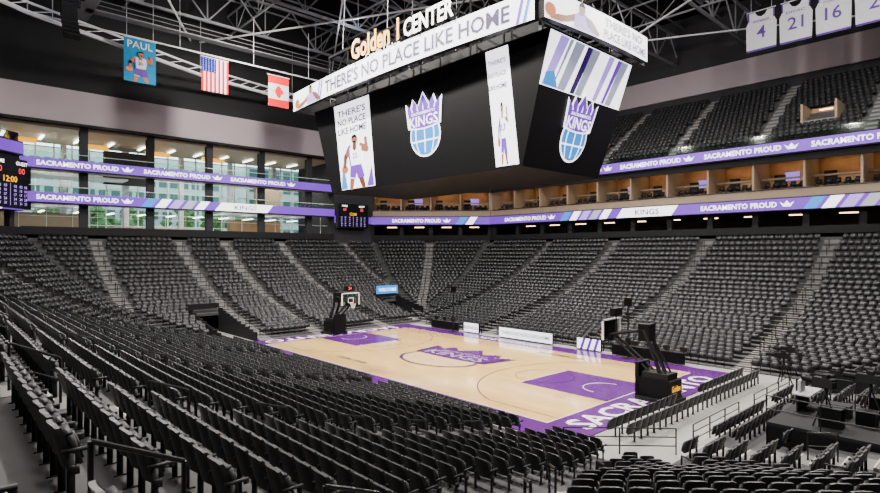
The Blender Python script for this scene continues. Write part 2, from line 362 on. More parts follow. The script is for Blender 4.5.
# ------------------------------------------------------------------ hoops
def hoop(sg):
    b=B()
    def bx(x0,x1,y0,y1,z0,z1,m): 
        b.box(min(sg*x0,sg*x1),max(sg*x0,sg*x1),y0,y1,z0,z1,m)
    def tb(p,q,r,m,n=8): b.tube((sg*p[0],p[1],p[2]),(sg*q[0],q[1],q[2]),r,m,n)
    bx(15.0,16.9,-.9,.9,.0,.18,DARK); bx(15.0,16.8,-.62,.62,.18,1.15,BLACK); bx(14.85,15.05,-.62,.62,.05,1.9,BLACK)
    bx(15.2,16.6,-.55,.55,1.15,1.45,DARK)
    b.text('Golden 1',Fr((sg*16.81,0,.75),(0,sg,0),(0,0,1)),.32,E_GOLD,1,w=1.15)
    for y in (-.28,.28):
        tb((16.1,y,1.3),(15.2,y,3.6),.11,DARK); tb((15.2,y,3.6),(13.25,y*.8,3.15),.09,DARK); tb((15.5,y,1.4),(13.4,y*.8,3.0),.06,DARK)
        tb((16.5,y,1.2),(15.2,y,3.5),.05,DARK)
    bx(14.9,15.5,-.36,.36,3.0,3.9,BLACK)
    b.box(min(sg*13.11,sg*13.14),max(sg*13.11,sg*13.14),-.91,.91,2.9,3.96,GLASS)
    for y0,y1,z0,z1 in ((-.95,-.86,2.86,4.0),(.86,.95,2.86,4.0),(-.95,.95,3.92,4.0)): bx(13.08,13.17,y0,y1,z0,z1,NET)
    bx(13.06,13.18,-.97,.97,2.78,2.88,BLACK)
    for y0,y1,z0,z1 in ((-.30,-.25,3.1,3.56),(.25,.30,3.1,3.56),(-.30,.30,3.51,3.56),(-.3,.3,3.08,3.13)): bx(13.085,13.105,y0,y1,z0,z1,NET)
    bx(13.14,13.3,-.45,.45,2.85,3.2,BLACK)
    R=.24; cx=12.72
    for k in range(20):
        t0,t1=2*math.pi*k/20,2*math.pi*(k+1)/20
        tb((cx+R*math.cos(t0),R*math.sin(t0),3.05),(cx+R*math.cos(t1),R*math.sin(t1),3.05),.016,ORANGE,6)
        for s2 in (-1,1): tb((cx+R*math.cos(t0),R*math.sin(t0),3.05),(cx+.13*math.cos(t0+s2*.5),.13*math.sin(t0+s2*.5),2.62),.007,NET,3)
    bx(12.94,13.1,-.1,.1,3.02,3.08,ORANGE)
    bx(13.25,13.55,-.42,.42,4.15,4.6,BLACK); b.text('24',Fr((sg*13.24,0,4.4),(0,-sg,0),(0,0,1)),.25,E_RED)
    tb((13.4,0,3.2),(13.4,0,4.2),.04,DARK)
    return b.build('basketball_hoop')
hoop(1); hoop(-1)
# ------------------------------------------------------------------ courtside boards and tables
def led_board(x0,x1,txt,stripe=False):
    b=B(); y=9.75
    b.box(x0,x1,y,y+.12,0.02,.98,BLACK); M=Fr(((x0+x1)/2,y-.005,.5),(1,0,0),(0,0,1)); w=x1-x0
    b.poly([(-w/2+.05,-.42),(w/2-.05,-.42),(w/2-.05,.42),(-w/2+.05,.42)],M,1,E_WHT,.004)
    if stripe: 
        for k in range(3): b.poly([(-w/2+.3+k*.6,-.42),(-w/2+.55+k*.6,-.42),(-w/2+.85+k*.6,.42),(-w/2+.6+k*.6,.42)],M,2,E_PUR,.004)
    else: b.text(txt,M,.32,E_PURD,2,w=w*.9,eps=.004,off=.02)
    b.box(x0,x1,y+.12,y+.62,.70,.76,DARK); b.box(x0+.1,x0+.15,y+.5,y+.55,0,.7,DARK); b.box(x1-.15,x1-.1,y+.5,y+.55,0,.7,DARK)
    b.build('led_scorers_table')
led_board(-3.8,2.1,"THERE'S NO PLACE LIKE HOME"); led_board(-8.3,-6.3,'KINGS'); led_board(4.4,6.6,'KINGS',True)
b=B()
for x0,x1 in ((-13,-9),(7.5,13)):
    b.box(x0,x1,9.75,9.8,0,.75,DARK); b.box(x0,x1,9.75,10.3,.72,.76,DARK)
    for x in np.arange(x0+.5,x1,1.2): b.box(x-.25,x+.25,10.0,10.04,.85,1.15,SEATM); b.box(x-.04,x+.04,10.0,10.04,.76,.85,SEATM)
b.build('courtside_media_table')
def tripod_cam(x,y,z,rot=0.):
    b=B(); R=Matrix.Translation((x,y,z))@Matrix.Rotation(rot,4,'Z')
    def tb(p,q,r,m,n=8): b.tube(R@Vector(p),R@Vector(q),r,m,n)
    for k in range(3):
        t=k*2.094; tb((.45*math.cos(t),.45*math.sin(t),0),(0,0,1.25),.03,DARK)
    tb((0,0,1.2),(0,0,1.45),.06,DARK); b.box(-.45,.3,-.14,.14,1.45,1.78,DARK,R); tb((-.45,0,1.62),(-.90,0,1.62),.11,BLACK,12); b.box(.3,.36,-.2,.0,1.5,1.7,SEATM,R); tb((.2,0,1.5),(.75,0,1.25),.018,DARK); b.box(-.1,.1,-.1,.1,1.78,1.92,SEATM,R)
    b.build('broadcast_camera')
tripod_cam(19.2,8.8,0); tripod_cam(18.8,11.4,0)
b=B(); x0,x1,y0,y1=PLAT; zt=1.25
b.box(x0,x1,y0,y1,zt-.12,zt,DARK); b.box(x0,x0+.05,y0,y1,.0,zt-.12,BLACK); b.box(x0,x1,y0,y0+.05,0,zt-.12,BLACK); b.box(x0,x1,y1-.05,y1,0,zt-.12,BLACK)
for (p,q) in (((x1,y0),(x1,y1)),((x0,y0),(x1,y0))):
    for h in (.5,1.0): b.tube((*p,zt+h),(*q,zt+h),.025,SEATM)
for x,y in ((x0,y0),(x1,y0),(x1,y1),((x0+x1)/2,y0),(x1,(y0+y1)/2)): b.tube((x,y,zt),(x,y,zt+1.0),.025,SEATM)
b.box(x0+.3,x0+.9,y1-2.2,y1-.4,zt+.70,zt+.75,GREYP); b.box(x0+.4,x0+.45,y1-2.1,y1-.5,zt,zt+.7,DARK); b.box(x0+.4,x0+.5,y1-1.9,y1-1.2,zt+.75,zt+1.25,GREYP)
for dx,dy,w,h in ((1.5,.8,.7,.7),(2.4,2.0,.6,.5),(1.2,2.6,.9,.45),(2.6,3.4,.5,.8)): b.box(x0+dx,x0+dx+w,y0+dy,y0+dy+.6,zt,zt+h,BLACK); b.box(x0+dx-.02,x0+dx+w+.02,y0+dy-.02,y0+dy+.62,zt+h,zt+h+.03,SEATM)
b.build('camera_platform')
tripod_cam(24.0,-3.6,zt,-.4); tripod_cam(25.0,-1.6,zt,-.2)
for x in (-9,9.2):
    b=B(); b.box(x-.3,x+.3,8.75,9.35,0,.05,DARK); b.tube((x,9.05,0),(x,9.05,4.2),.05,SEATM); b.box(x-.25,x+.25,8.95,9.15,3.8,4.4,BLACK); b.box(x-.12,x+.12,8.9,9.2,1.0,1.5,DARK); b.build('shot_clock_stand')
b=B()
def guard(b,p,q,z,h=1.0,m=SEATM,sp=1.5,mid=3):
    p,q=Vector(p),Vector(q); n=max(1,int((q-p).length/sp))
    for k in range(n+1): c=p.lerp(q,k/n); b.tube((c.x,c.y,z),(c.x,c.y,z+h),.03,m,6)
    for k in range(mid): zz=z+h*(k+1)/mid; b.tube((p.x,p.y,zz),(q.x,q.y,zz),.022,m,6)
guard(b,(17.0,-10.2),(20.0,-7.2),.0); guard(b,(20.1,-5.9),(20.1,-1),.0,.9); guard(b,(20.1,1),(20.1,6.5),.0,.9)
b.build('corner_guard_rail')
b=B()
for k,(x,y) in enumerate(((18.2,12.6),(19.5,12.8),(21.2,8.4),(22.4,9.2))):
    b.box(x-.5,x+.5,y-.35,y+.35,.06,.9,DARK); b.box(x-.52,x+.52,y-.37,y+.37,.9,.95,SEATM); b.box(x-.5,x-.4,y-.3,y+.3,.95,1.3,SEATM)
    for sx in (-.4,.4):
        for sy in (-.28,.28): b.tube((x+sx,y+sy,0),(x+sx,y+sy,.06),.05,SEATM,8)
b.build('equipment_cases')
# ------------------------------------------------------------------ perimeter structure
W=oct8(NR*PIT+.25)
def seg(e): p,q=Vector(W[e]),Vector(W[(e+1)%8]); return p,q,(q-p).length
def SM(e):
    p,q,L=seg(e); u=(q-p)/L; out=Vector((u.y,-u.x)); return Matrix(((u.x,out.x,0,p.x),(u.y,out.y,0,p.y),(0,0,1,0),(0,0,0,1))),L
def face_frame(e,z,t=-.36):
    p,q,L=seg(e); u=(q-p)/L; out=Vector((u.y,-u.x)); return Fr((q.x+out.x*t,q.y+out.y*t,z),(-u.x,-u.y,0),(0,0,1)),L
def ribbon(b,M,L,h,lay=1,phase=0,white=False):
    b.poly([(0,-h/2),(L,-h/2),(L,h/2),(0,h/2)],M,lay,E_PUR,.012)
    x=1.0+phase
    while x<L-3:
        w=8.2
        if x+w<L: b.text('SACRAMENTO PROUD',M,h*.48,E_SIGNW,lay+2,w=w-.6,cx=x+w/2,cy=0,eps=.012,off=.02)
        x+=w+.6
        if x+2<L:
            b.poly([(x+a*1.3,c*h*.35) for a,c in ((-.25,-.6),(.25,-.6),(.5,.6),(.2,0),(0,.9),(-.2,0),(-.5,.6))],M,lay+2,E_SIGNW,.012)
        x+=1.4
        if white:
            for k,m in enumerate((E_BLUE,E_WHT,E_PURL,E_GREY,E_WHT)):
                x0=x+k*1.5
                if x0+2.4<L: b.poly([(x0,-h/2),(x0+1.1,-h/2),(x0+1.9,h/2),(x0+.8,h/2)],M,lay+1,m,.012)
            x+=9.5
            if x+7<L:
                b.poly([(x-1,-h/2),(x+6,-h/2),(x+6.8,h/2),(x-.2,h/2)],M,lay+1,E_WHT,.012); b.text('KINGS',M,h*.6,E_PURD,lay+2,w=3,cx=x+3,eps=.012); x+=9
ST=B(); up_pos,up_ang=[],[]
def structure(e,upper=True,s0=0,s1=None,ribs=True):
    M,L=SM(e); s1=L if s1 is None else s1
    bx=lambda a,c,t0,t1,z0,z1,m: ST.box(a,c,t0,t1,z0,z1,m,M)
    bx(s0,s1,0,11,9.2,9.55,CARPET); bx(s0,s1,0.0,.12,9.2,10.3,DARK); bx(s0,s1,9.8,10,9.5,12.2,WALLM)
    bx(s0,s1,-.3,10,11.9,13.2,DARK); bx(s0,s1,.25,.45,13.2,14.1,BEIGE); bx(s0,s1,.2,.5,14.1,14.2,SEATM)
    bx(s0,s1,5.2,5.4,13.2,17.7,WARMW); bx(s0,s1,.0,10,13.1,13.3,CARPET); bx(s0,s1,-.3,10,17.6,19.0,DARK)
    bx(s0,s1,1.6,5.2,13.3,13.9,CARPET); bx(s0,s1,.25,.35,19.0,19.9,GLASS); bx(s0,s1,.22,.38,19.9,19.95,SEATM)
    bx(s0,s1,.1,.3,16.9,17.6,DARK); bx(s0,s1,2.6,2.8,15.4,15.6,BEIGE)
    n=int((s1-s0)/4.6)
    for k in range(n+1):
        s=s0+(s1-s0)*k/max(n,1); bx(s-.1,s+.1,.3,5.2,13.3,17.6,BEIGE); bx(s-.3,s+.3,.9,1.5,9.5,12,WALLM)
        if k<n:
            sm=s+2.3; bx(sm-1.5,sm+1.5,3.6,4.1,17.5,17.59,E_WARM); bx(sm-.8,sm+.8,7,7.3,11.8,11.89,E_WARM)
            if k%2==0: bx(sm-.7,sm+.7,5.1,5.19,15.5,16.4,E_TV)
            bx(sm-1.8,sm-.2,4.6,5.19,13.9,15.0,DARK); bx(sm+.6,sm+1.7,5.0,5.19,13.9,16.2,WALLM); bx(sm-2.2,sm+2.2,.5,.9,14.2,14.24,BEIGE)
            for j in range(5):
                for tt,zz in ((.9,13.3),(1.8,13.9)):
                    c=M@Vector((s+.6+j*.8,tt+.3,zz)); up_pos.append((c.x,c.y,zz+.3)); p,q,_=seg(e); nn=Vector((-(q-p).y,(q-p).x)); up_ang.append(math.atan2(nn.y,nn.x)-math.pi/2)
    if ribs:
        Fm,_=face_frame(e,12.55,-.32); ribbon(ST,Fm,L,1.15,1,2.0,True)
        Fm,_=face_frame(e,18.3,-.32); ribbon(ST,Fm,L,1.15,1,0.5,False)
    if upper:
        p,q,_=seg(e); nn=Vector((-(q-p).y,(q-p).x)); ang=math.atan2(nn.y,nn.x)-math.pi/2
        ai=[a for a in np.arange(4,L,9.5)]
        for i in range(16):
            t=1.4+i*.85; z=19.3+i*.57
            k=.414*t
            a0,a1=s0-k,s1+k
            bx(a0,a1,t,t+.86,z-.7,z,CONC)
            for s in np.arange(a0+.4,a1-.4,.56):
                if min([abs(s-a) for a in ai]+[9])<.75: continue
                if 3<=i<=6 and min([abs(s-a-4.7) for a in ai[1::3]]+[9])<1.9: continue
                c=M@Vector((s,t+.35,z)); d,r=cam_dr(c.x,c.y)
                if d<0 or abs(r)>.95*d+5: continue
                up_pos.append((c.x,c.y,z)); up_ang.append(ang)
            for a in ai: bx(a-.5,a+.5,t,t+.85,z,z+.02,STEP); bx(a-.5,a+.5,t+.45,t+.85,z,z+.28,STEP)
        for a in ai[1::3]:
            zz=19.3+3*.57; bx(a+4.7-1.5,a+4.7+1.5,3.95,4.05,zz,zz+.5,STEP)
            bx(a+4.7-1.6,a+4.7-1.4,3.9,7.4,zz,zz+2.3,BEIGE); bx(a+4.7+1.4,a+4.7+1.6,3.9,7.4,zz,zz+2.3,BEIGE); bx(a+4.7-1.4,a+4.7+1.4,7.2,7.35,zz,zz+2.3,WARMW); bx(a+4.7-.6,a+4.7+.6,6.9,7.0,zz+2.0,zz+2.1,E_WARM)
        bx(s0-6,s1+6,15.1,15.3,9,30.2,WALLM); bx(s0-7,s1+7,14.7,15.5,29.6,33.0,FASC); bx(s0-7,s1+7,15.3,15.5,33.0,41,WALLM)
structure(4); structure(3); structure(5)
structure(7,upper=False)
ST.build('suite_and_balcony_structure')
scatter('upper_bowl_seats',TF,up_pos,up_ang)
# ------------------------------------------------------------------ west end : glass hall
xw=W[6][0]; yl,yh=W[7][1],15.8
g=B()
g.box(xw-12,xw,yl-2,yh,9.2,9.55,CARPET); g.box(xw-.12,xw,yl,yh,9.2,10.4,DARK)
for z0,z1,dep in ((12.9,13.0,2.0),(16.45,16.55,2.0)): g.box(xw-dep,xw-.1,yl,yh,z0,z1,BEIGE); g.box(xw-.1,xw+.02,yl,yh,z0-.05,z0+1.1,DARK)
for y in (-15.7,-8.9,-2,5,12.2): g.box(xw-1.6,xw-.9,y-.40,y+.40,0,21.4,WALLM)
for z in (14.1,17.65):
    g.box(xw-.2,xw-.15,yl,yh,z,z+.6,GLASS); g.box(xw-.22,xw-.12,yl,yh,z+.6,z+.65,WFRAME)
for y in np.arange(yl,yh,2.4): g.box(xw-2.0,xw-1.95,y,y+.05,9.55,12.8,WFRAME)
g.box(xw-2.0,xw-1.95,yl,yh,11.6,11.66,WFRAME)
for zc,wh in ((13.5,True),(17.1,False)):
    M=Fr((xw+.04,yl,zc),(0,1,0),(0,0,1)); ribbon(g,M,yh-yl,1.05,1,0,wh)
g.build('concourse_bridges')
g=B(); g.box(xw-11,xw-.05,yh+.02,W[6][1]+.5,9.2,21.6,WALLM); g.box(xw-.05,xw+.1,yh+.02,W[6][1],12.05,13.1,E_PUR); g.box(xw-.05,xw+.1,yh+.02,W[6][1],17.8,18.8,E_PUR); g.build('wall_corner_west')
g=B(); g.box(xw-.6,xw+.05,-32,27,21.65,25.2,FASC); g.box(xw-.8,xw+.2,-32,yh,21.45,21.65,DARK); g.box(xw-.4,xw-.2,-34,36,25.2,41,DARK); g.build('fascia_west')
xg=-54.
g=B()
for y in np.arange(-34,yh+3.1,1.9): g.box(xg-.12,xg+.12,y-.07,y+.07,9.5,21.6,WFRAME)
for z in (9.6,11.2,12.8,14.4,16.,17.6,19.2,20.8): g.box(xg-.1,xg+.1,-34,yh+3,z-.06,z+.06,WFRAME)
g.box(xg-.02,xg+.02,-34,yh+3,9.5,21.6,GLASS)
for y in np.arange(-30,yh+2,7.): g.box(xg+.3,xg+.9,y-.3,y+.3,9.5,21.6,STEELL)
g.build('window_1')
g=B()
for z in (12.4,20.9):
    for y in np.arange(-26,15,3.5): g.box(-50,-47,y,y+.3,z-.02,z+.06,E_COOL)
for y in np.arange(-22,0,7.): g.box(-47.5,-46.9,y-.2,y+2.6,20.0,20.5,E_GOLD)
g.box(-53.4,xw-1.0,-32,yh,21.1,21.4,BEIGE); g.box(-52,-48,-30,-14,13.0,13.2,WFRAME); g.box(-52,-48,2,15,13.0,13.2,WFRAME)
g.box(-52,-48,-30,-10,16.6,16.8,WFRAME)
for y in np.arange(-30,15,2.0): g.box(-48.05,-48.0,y,y+.06,13.2,14.2,WFRAME)
g.box(-48.06,-47.99,-30,15,14.2,14.27,WFRAME)
g.box(-50,-47.,-12,0,9.55,10.7,BEIGE); g.box(-50,-46.9,-11.8,-.2,10.7,10.8,STEELL)
g.box(-52,-51,-24,-14,9.55,12.4,BEIGE); g.box(-52,-51,4,12,9.55,12.4,WARMW); g.box(-51.8,-51,-12,-7,16.4,20.6,WALLM); g.box(-51.8,-51,8,12,13.4,18.6,BEIGE)
g.build('lobby_fitout')
g=B()
g.box(-140,-54.5,-46,50,-.04,9.3,PLAZA)
for x,y,w,d,h in ((-95,-34,16,20,15),(-100,2,14,18,9),(-92,30,14,18,17),(-125,-2,12,80,22)):
    g.box(x-w/2,x+w/2,y-d/2,y+d/2,9,9+h,BLD)
    for z in np.arange(11,9+h-1,3.2):
        for y2 in np.arange(y-d/2+.8,y+d/2-2,2.6): g.box(x+w/2,x+w/2+.1,y2,y2+1.8,z,z+1.7,BLDG)
g.build('street_buildings')
g=B()
for k in range(9):
    y=-34+k*6.3; x=-70-(k%3)*3; g.tube((x,y,9.2),(x,y,12),.2,DARK,8)
    for j in range(16):
        c=Vector((x+rng.normal(0,1.0),y+rng.normal(0,1.2),13.3+rng.normal(0,.9))); r=.8+rng.random()*.5
        vs=[c+Vector(v)*r for v in ((1,0,0),(-1,0,0),(0,1,0),(0,-1,0),(0,0,1),(0,0,-1))]
        g.add(vs,[(0,2,4),(2,1,4),(1,3,4),(3,0,4),(2,0,5),(1,2,5),(3,1,5),(0,3,5)],TREE)
g.build('street_trees')
# ------------------------------------------------------------------ shell walls & roof
def wall(name,*a,m=WALLM): b=B(); b.box(*a,m); return b.build(name)
wall('wall_north',-55,72,53,53.5,-.5,42); wall('wall_south',-55,72,-48,-47.5,-.5,42); wall('wall_east',62,62.5,-48,53,-.5,42)
b=B(); b.box(xg-.3,xg+.3,-48,-34,-.5,42,WALLM); b.box(xg-.3,xg+.3,yh+3,53,-.5,42,WALLM); b.box(xg-.3,xg+.3,-34,yh+3,-.5,9.5,WALLM); b.box(xg-.3,xg+.3,-34,yh+3,21.6,42,WALLM); b.build('wall_west')
wall('ceiling',-55,63,-48,54,41.5,42,m=DARK)
# ------------------------------------------------------------------ roof trusses
t=B()
def truss(p,q,h,nb,r=.16,m=STEEL):
    p,q=Vector(p),Vector(q); u=Vector((0,0,h))
    t.tube(p,q,r,m,4); t.tube(p+u,q+u,r,m,4)
    for k in range(nb):
        a,c=p.lerp(q,k/nb),p.lerp(q,(k+1)/nb); mid=(a+c)/2
        t.tube(a,mid+u,r*.55,m,4); t.tube(mid+u,c,r*.55,m,4); t.tube(a,a+u,r*.45,m,4)
for x in (-46,-36,-26,-16,-6,4,14,24,34): truss((x,-47,34.5),(x,52,34.5),4.2,14,.19)
for y in (-36,-24,-12,0,12,24,36): truss((-51,y,35.5),(60,y,35.5),2.6,18,.12)
for x in np.arange(-50,60,5.): t.tube((x,-47,39.6),(x,52,39.6),.12,STEEL,4)
for k in range(-2,3):
    t.tube((-50,k*20-8,33.9),(20,k*20+30,34.0),.11,STEELL,4); t.tube((-50,k*20+20,33.8),(30,k*20-24,33.9),.11,STEELL,4)
t.build('roof_trusses')
t=B()
pts=[(-22,-34,28.6),(-30,-22,28.5),(-37,-5,28.4),(-39.5,8,28.3),(-36,20,28.3),(-28,30,28.4)]
for a,c in zip(pts[:-1],pts[1:]):
    a,c=Vector(a),Vector(c); u=Vector((0,0,.9)); t.tube(a,c,.20,STEELL,6); t.tube(a+u,c+u,.11,STEELL,6)
    for k in range(8): p=a.lerp(c,k/8); q=a.lerp(c,(k+1)/8); t.tube(p,q+u,.05,STEELL,4); 
    t.tube(c,c+Vector((0,0,6.5)),.05,STEEL,4)
t.build('perimeter_truss_ring')
c=B()
for y in (-17,17):
    c.box(-38,40,y-.7,y+.7,31.5,31.6,STEEL)
    for yy in (y-.7,y+.7):
        for z in (32.0,32.5): c.tube((-38,yy,z),(40,yy,z),.04,STEELL,4)
        for x in np.arange(-38,41,3.): c.tube((x,yy,31.5),(x,yy,34.6),.04,STEELL,4)
    for x in np.arange(-36,40,2.): c.tube((x,y-.9,31.4),(x,y-1.0,30.8),.20,DARK,10,.26)
for x in (-34,36):
    c.box(x-.6,x+.6,-17,17,31.5,31.6,STEEL)
    for xx in (x-.6,x+.6): c.tube((xx,-17,32.5),(xx,17,32.5),.04,STEEL,4)
c.build('lighting_catwalk')
for (x,y) in ((-30,-19),(-33,12),(14,-14),(14,14)):
    s=B()
    for k in range(9):
        a=math.radians(4+k*4); M=Matrix.Translation((x+.10*k*(1 if x<0 else -1)*k*.25,y,30.5-k*.46))@Matrix.Rotation((a if x<0 else -a),4,'Y')
        s.box(-.4,.4,-.6,.6,-.21,.21,DARK,M)
    s.tube((x,y-.4,30.7),(x,y-.4,34.6),.03,SEATM,4); s.tube((x,y+.4,30.7),(x,y+.4,34.6),.03,SEATM,4); s.build('speaker_array')
f=B(); f.tube((-31.5,-22,29.05),(-31.5,8,29.05),.08,STEELL,6)
for y in (-20,-9,-1,6): f.tube((-31.5,y,29),(-31.5,y,34.6),.03,STEELL,4)
f.build('flag_rail')
def Fw(y,ztop): return Fr((-31.4,y,ztop),(0,1,0),(0,0,1))
f=B(); M=Fw(-5.4,28.7); w,h=2.9,3.6
for k in range(13): f.poly([(-w/2+k*w/13,-h),(-w/2+(k+1)*w/13,-h),(-w/2+(k+1)*w/13,0),(-w/2+k*w/13,0)],M,0,FABR if k%2==0 else FABW)
f.poly([(-w/2,-h*.42),(-w/2+w*7/13,-h*.42),(-w/2+w*7/13,0),(-w/2,0)],M,1,FABB)
for i in range(5):
    for j in range(6): f.poly([(-w/2+.17+i*.30+.07*math.cos(q)*(1 if n%2 else .45),-.15-j*.24+.07*math.sin(q)*(1 if n%2 else .45)) for n,q in enumerate(np.linspace(0,6.283,10,endpoint=False))],M,2,FABW)
f.tube((-31.4,-6.9,28.75),(-31.4,-3.9,28.75),.05,STEELL); f.build('american_flag')
f=B(); M=Fw(2.0,28.4); w,h=2.6,3.6
f.poly([(-w/2,-h),(w/2,-h),(w/2,0),(-w/2,0)],M,0,FABW)
for y0,y1 in ((-h,-h*.75),(-h*.25,0)): f.poly([(-w/2,y0),(w/2,y0),(w/2,y1),(-w/2,y1)],M,1,FABR)
leaf=[(0,1),(.18,.62),(.42,.72),(.32,.28),(.62,.48),(.70,.28),(1,.22),(.82,-.05),(.9,-.2),(.35,-.48),(.42,-.62),(.05,-.55),(.05,-1)]
lf=leaf+[(-x,y) for x,y in leaf[::-1]]
f.poly([(y*.75,-h/2+x*.75) for x,y in lf],M,2,FABR); f.tube((-31.4,.6,28.45),(-31.4,3.4,28.45),.05,STEELL); f.build('canadian_flag')
f=B(); M=Fw(-12.8,28.9); w,h=2.9,4.3
f.poly([(-w/2,-h),(w/2,-h),(w/2,0),(-w/2,0)],M,0,FABC); f.text('PAUL',M,.7,FABW,2,w=2.3,cx=0,cy=-.6); player(f,M,-1.3,1.3,-h+.1,-1.1,1,SKIN,FABW,FABP,ORANGE); f.tube((-31.4,-14.3,28.95),(-31.4,-11.3,28.95),.05,STEELL)
for y in (-14,-11.6): f.tube((-31.4,y,28.95),(-31.4,y,34.6),.02,STEELL,4)
f.build('hanging_banner')
for k in range(4):
    f=B(); x=9.0+k*3.25; M=Fr((x,38,33.9),(1,0,0),(0,0,1))
    f.poly([(a*1.2,c) for a,c in [(-1.2,-4.3),(1.2,-4.3),(1.25,-1.5),(1.05,-1.0),(1.1,0),(.55,0),(.3,-.5),(0,-.65),(-.3,-.5),(-.55,0),(-1.1,0),(-1.05,-1.0),(-1.25,-1.5)]],M,0,FABW)
    f.poly([(-1.44,-4.3),(1.44,-4.3),(1.44,-4.1),(-1.44,-4.1)],M,1,FABP)
    f.text(['WEBBER','DIVAC','STOJAKOVIC','RICHMOND'][k],M,.28,FABP,1,w=1.7,cy=-1.1); f.text(['4','21','16','2'][k],M,1.3,FABP,1,cy=-2.3)
    for sx in (1,-1): f.poly([(sx*.66,0),(sx*1.32,0),(sx*1.26,-1.0),(sx*1.14,-1.0),(sx*1.16,-.1),(sx*.72,-.1)],M,1,FABP)
    f.tube((x-1.4,38.05,33.95),(x+1.4,38.05,33.95),.05,STEELL)
    for s in (-1,1): f.tube((x+s,38.05,33.95),(x+s,38.05,36),.02,STEELL,4)
    f.build('retired_jersey_banner')
def sboard(M,w,h):
    b=B(); b.box(-w/2,w/2,-h/2,h/2,-.5,0,BLACK,M)
    b.text('HOME',M,h*.07,E_SIGNW,1,cx=-w*.28,cy=h*.41); b.text('GUEST',M,h*.07,E_SIGNW,1,cx=w*.28,cy=h*.41)
    for cx,s in ((-.28,'00'),(.28,'00')): b.text(s,M,h*.12,E_RED,1,cx=w*cx,cy=h*.26)
    b.text('12:00',M,h*.12,E_GOLD,1,cy=h*.08)
    for j in range(5):
        for cx in (-.38,-.26,-.12,.12,.26,.38): b.text('%02d'%(j*7+3),M,h*.055,E_PURL,1,cx=w*cx,cy=-h*(.06+.085*j))
    b.poly([(-.02,-h*.45),(.02,-h*.45),(.02,0),(-.02,0)],M,1,E_PURL)
    for sx in (-1,1): b.box(sx*w*.5-.05,sx*w*.5+.05,-h/2,h/2,-.5,.06,SEATM,M)
    return b.build('game_stats_scoreboard')
sboard(Fr((xw+.8,18.6,13.1),(0,1,0),(0,0,1)),5.4,3.6)
p7=Vector(W[7]).lerp(Vector(W[0]),.05); sboard(Fr((p7.x+.9,p7.y-.3,14.6),(-.707,.707,0),(0,0,1)),5,5)
# ------------------------------------------------------------------ center-hung scoreboard
root=empty('center_hung_scoreboard')
TX,TY,TZ,BX,BY,BZ=12.1,4.3,19.5,9.9,3.9,12.5
j=B()
tv=[(-TX,-TY,TZ),(TX,-TY,TZ),(TX,TY,TZ),(-TX,TY,TZ)]; bv=[(-BX,-BY,BZ),(BX,-BY,BZ),(BX,BY,BZ),(-BX,BY,BZ)]
j.add(bv+tv,[(0,3,2,1),(4,5,6,7),(0,1,5,4),(1,2,6,5),(2,3,7,6),(3,0,4,7)],BLACK); j.build('screen_cabinet',root)
def fframe(i):
    a,c=Vector(bv[i]),Vector(bv[(i+1)%4]); A2,C2=Vector(tv[i]),Vector(tv[(i+1)%4]); o=(a+c+A2+C2)/4; ux=(c-a).normalized(); uy=((A2+C2)/2-(a+c)/2); H=uy.length; return Fr(o,ux,uy),H
for i,nm in ((0,'south'),(2,'north')):
    M,H=fframe(i); s=B(); hh=H/2
    def pan(pts,m,l=1): s.poly(pts,M,l,m)
    for x0,x1,k in ((-9.0,-4.2,0),(7.5,9.2,1)):
        bl=-.0 if k==0 else .5
        pan([(x0+(0.6 if k==0 else bl),-hh+.15),(x1+(.3 if k==0 else bl),-hh+.15),(x1,hh-.15),(x0,hh-.15)],E_WHT)
        cx=(x0+x1)/2; ww=(x1-x0)*.8
        for n,tx in enumerate(("THERE'S","NO PLACE","LIKE HOME")): s.text(tx,M,.50 if k==0 else .28,E_PURD,2,w=ww,cx=cx,cy=hh-.9-n*.7,off=.02)
        player(s,M,x0+.7,x1-.1,-hh+.2,.9 if k==0 else .4,2,E_SKIN,E_WHT,E_PUR,E_ORG,E_SKIND)
        if k==0: s.poly([(x0+.6,-hh+.2),(x0+1.5,-hh+.2),(x0+1.0,-1.2)],M,2,E_BLUE); s.poly([(x1-.7,-hh+.2),(x1+.2,-hh+.2),(x1+.0,-1.8)],M,2,E_PUR)
    logo(s,M,1.9,.1,3.3,4.0,E_WHT,E_PUR,E_BLUE,E_WHT,1)
    s.build('screen_content_'+nm,root)
for i,nm in ((1,'east'),(3,'west')):
    M,H=fframe(i); s=B(); hh=H/2
    s.poly([(-TY+.15,hh-2.9),(TY-.25,hh-2.9),(TY-.1,hh-.1),(-TY+.05,hh-.1)],M,1,E_WHT)
    for k,(a,c,m) in enumerate(((-4.0,-3.4,E_PURL),(-2.6,-1.9,E_GREY),(-1.4,-1.0,E_PURD),(-.9,-.3,E_GREY),(.9,1.3,E_PURL),(1.9,2.15,E_PUR),(2.3,2.9,E_GREY),(-3.1,-3.0,E_GREY))):
        s.poly([(a,hh-2.85),(c,hh-2.85),(min(c+.9,4.1),hh-.15),(min(a+.7,4.0),hh-.15)],M,2,m)
    s.poly([(-3.9,hh-2.85),(-2.6,hh-2.85),(-3.2,hh-2.0),(-3.9,hh-2.2)],M,3,E_BLUE)
    logo(s,M,0.15,-1.0,2.8,3.9,E_WHT,E_PUR,E_BLUE,E_WHT,1); s.build('screen_content_'+nm,root)
RZ,RH=19.5,1.5
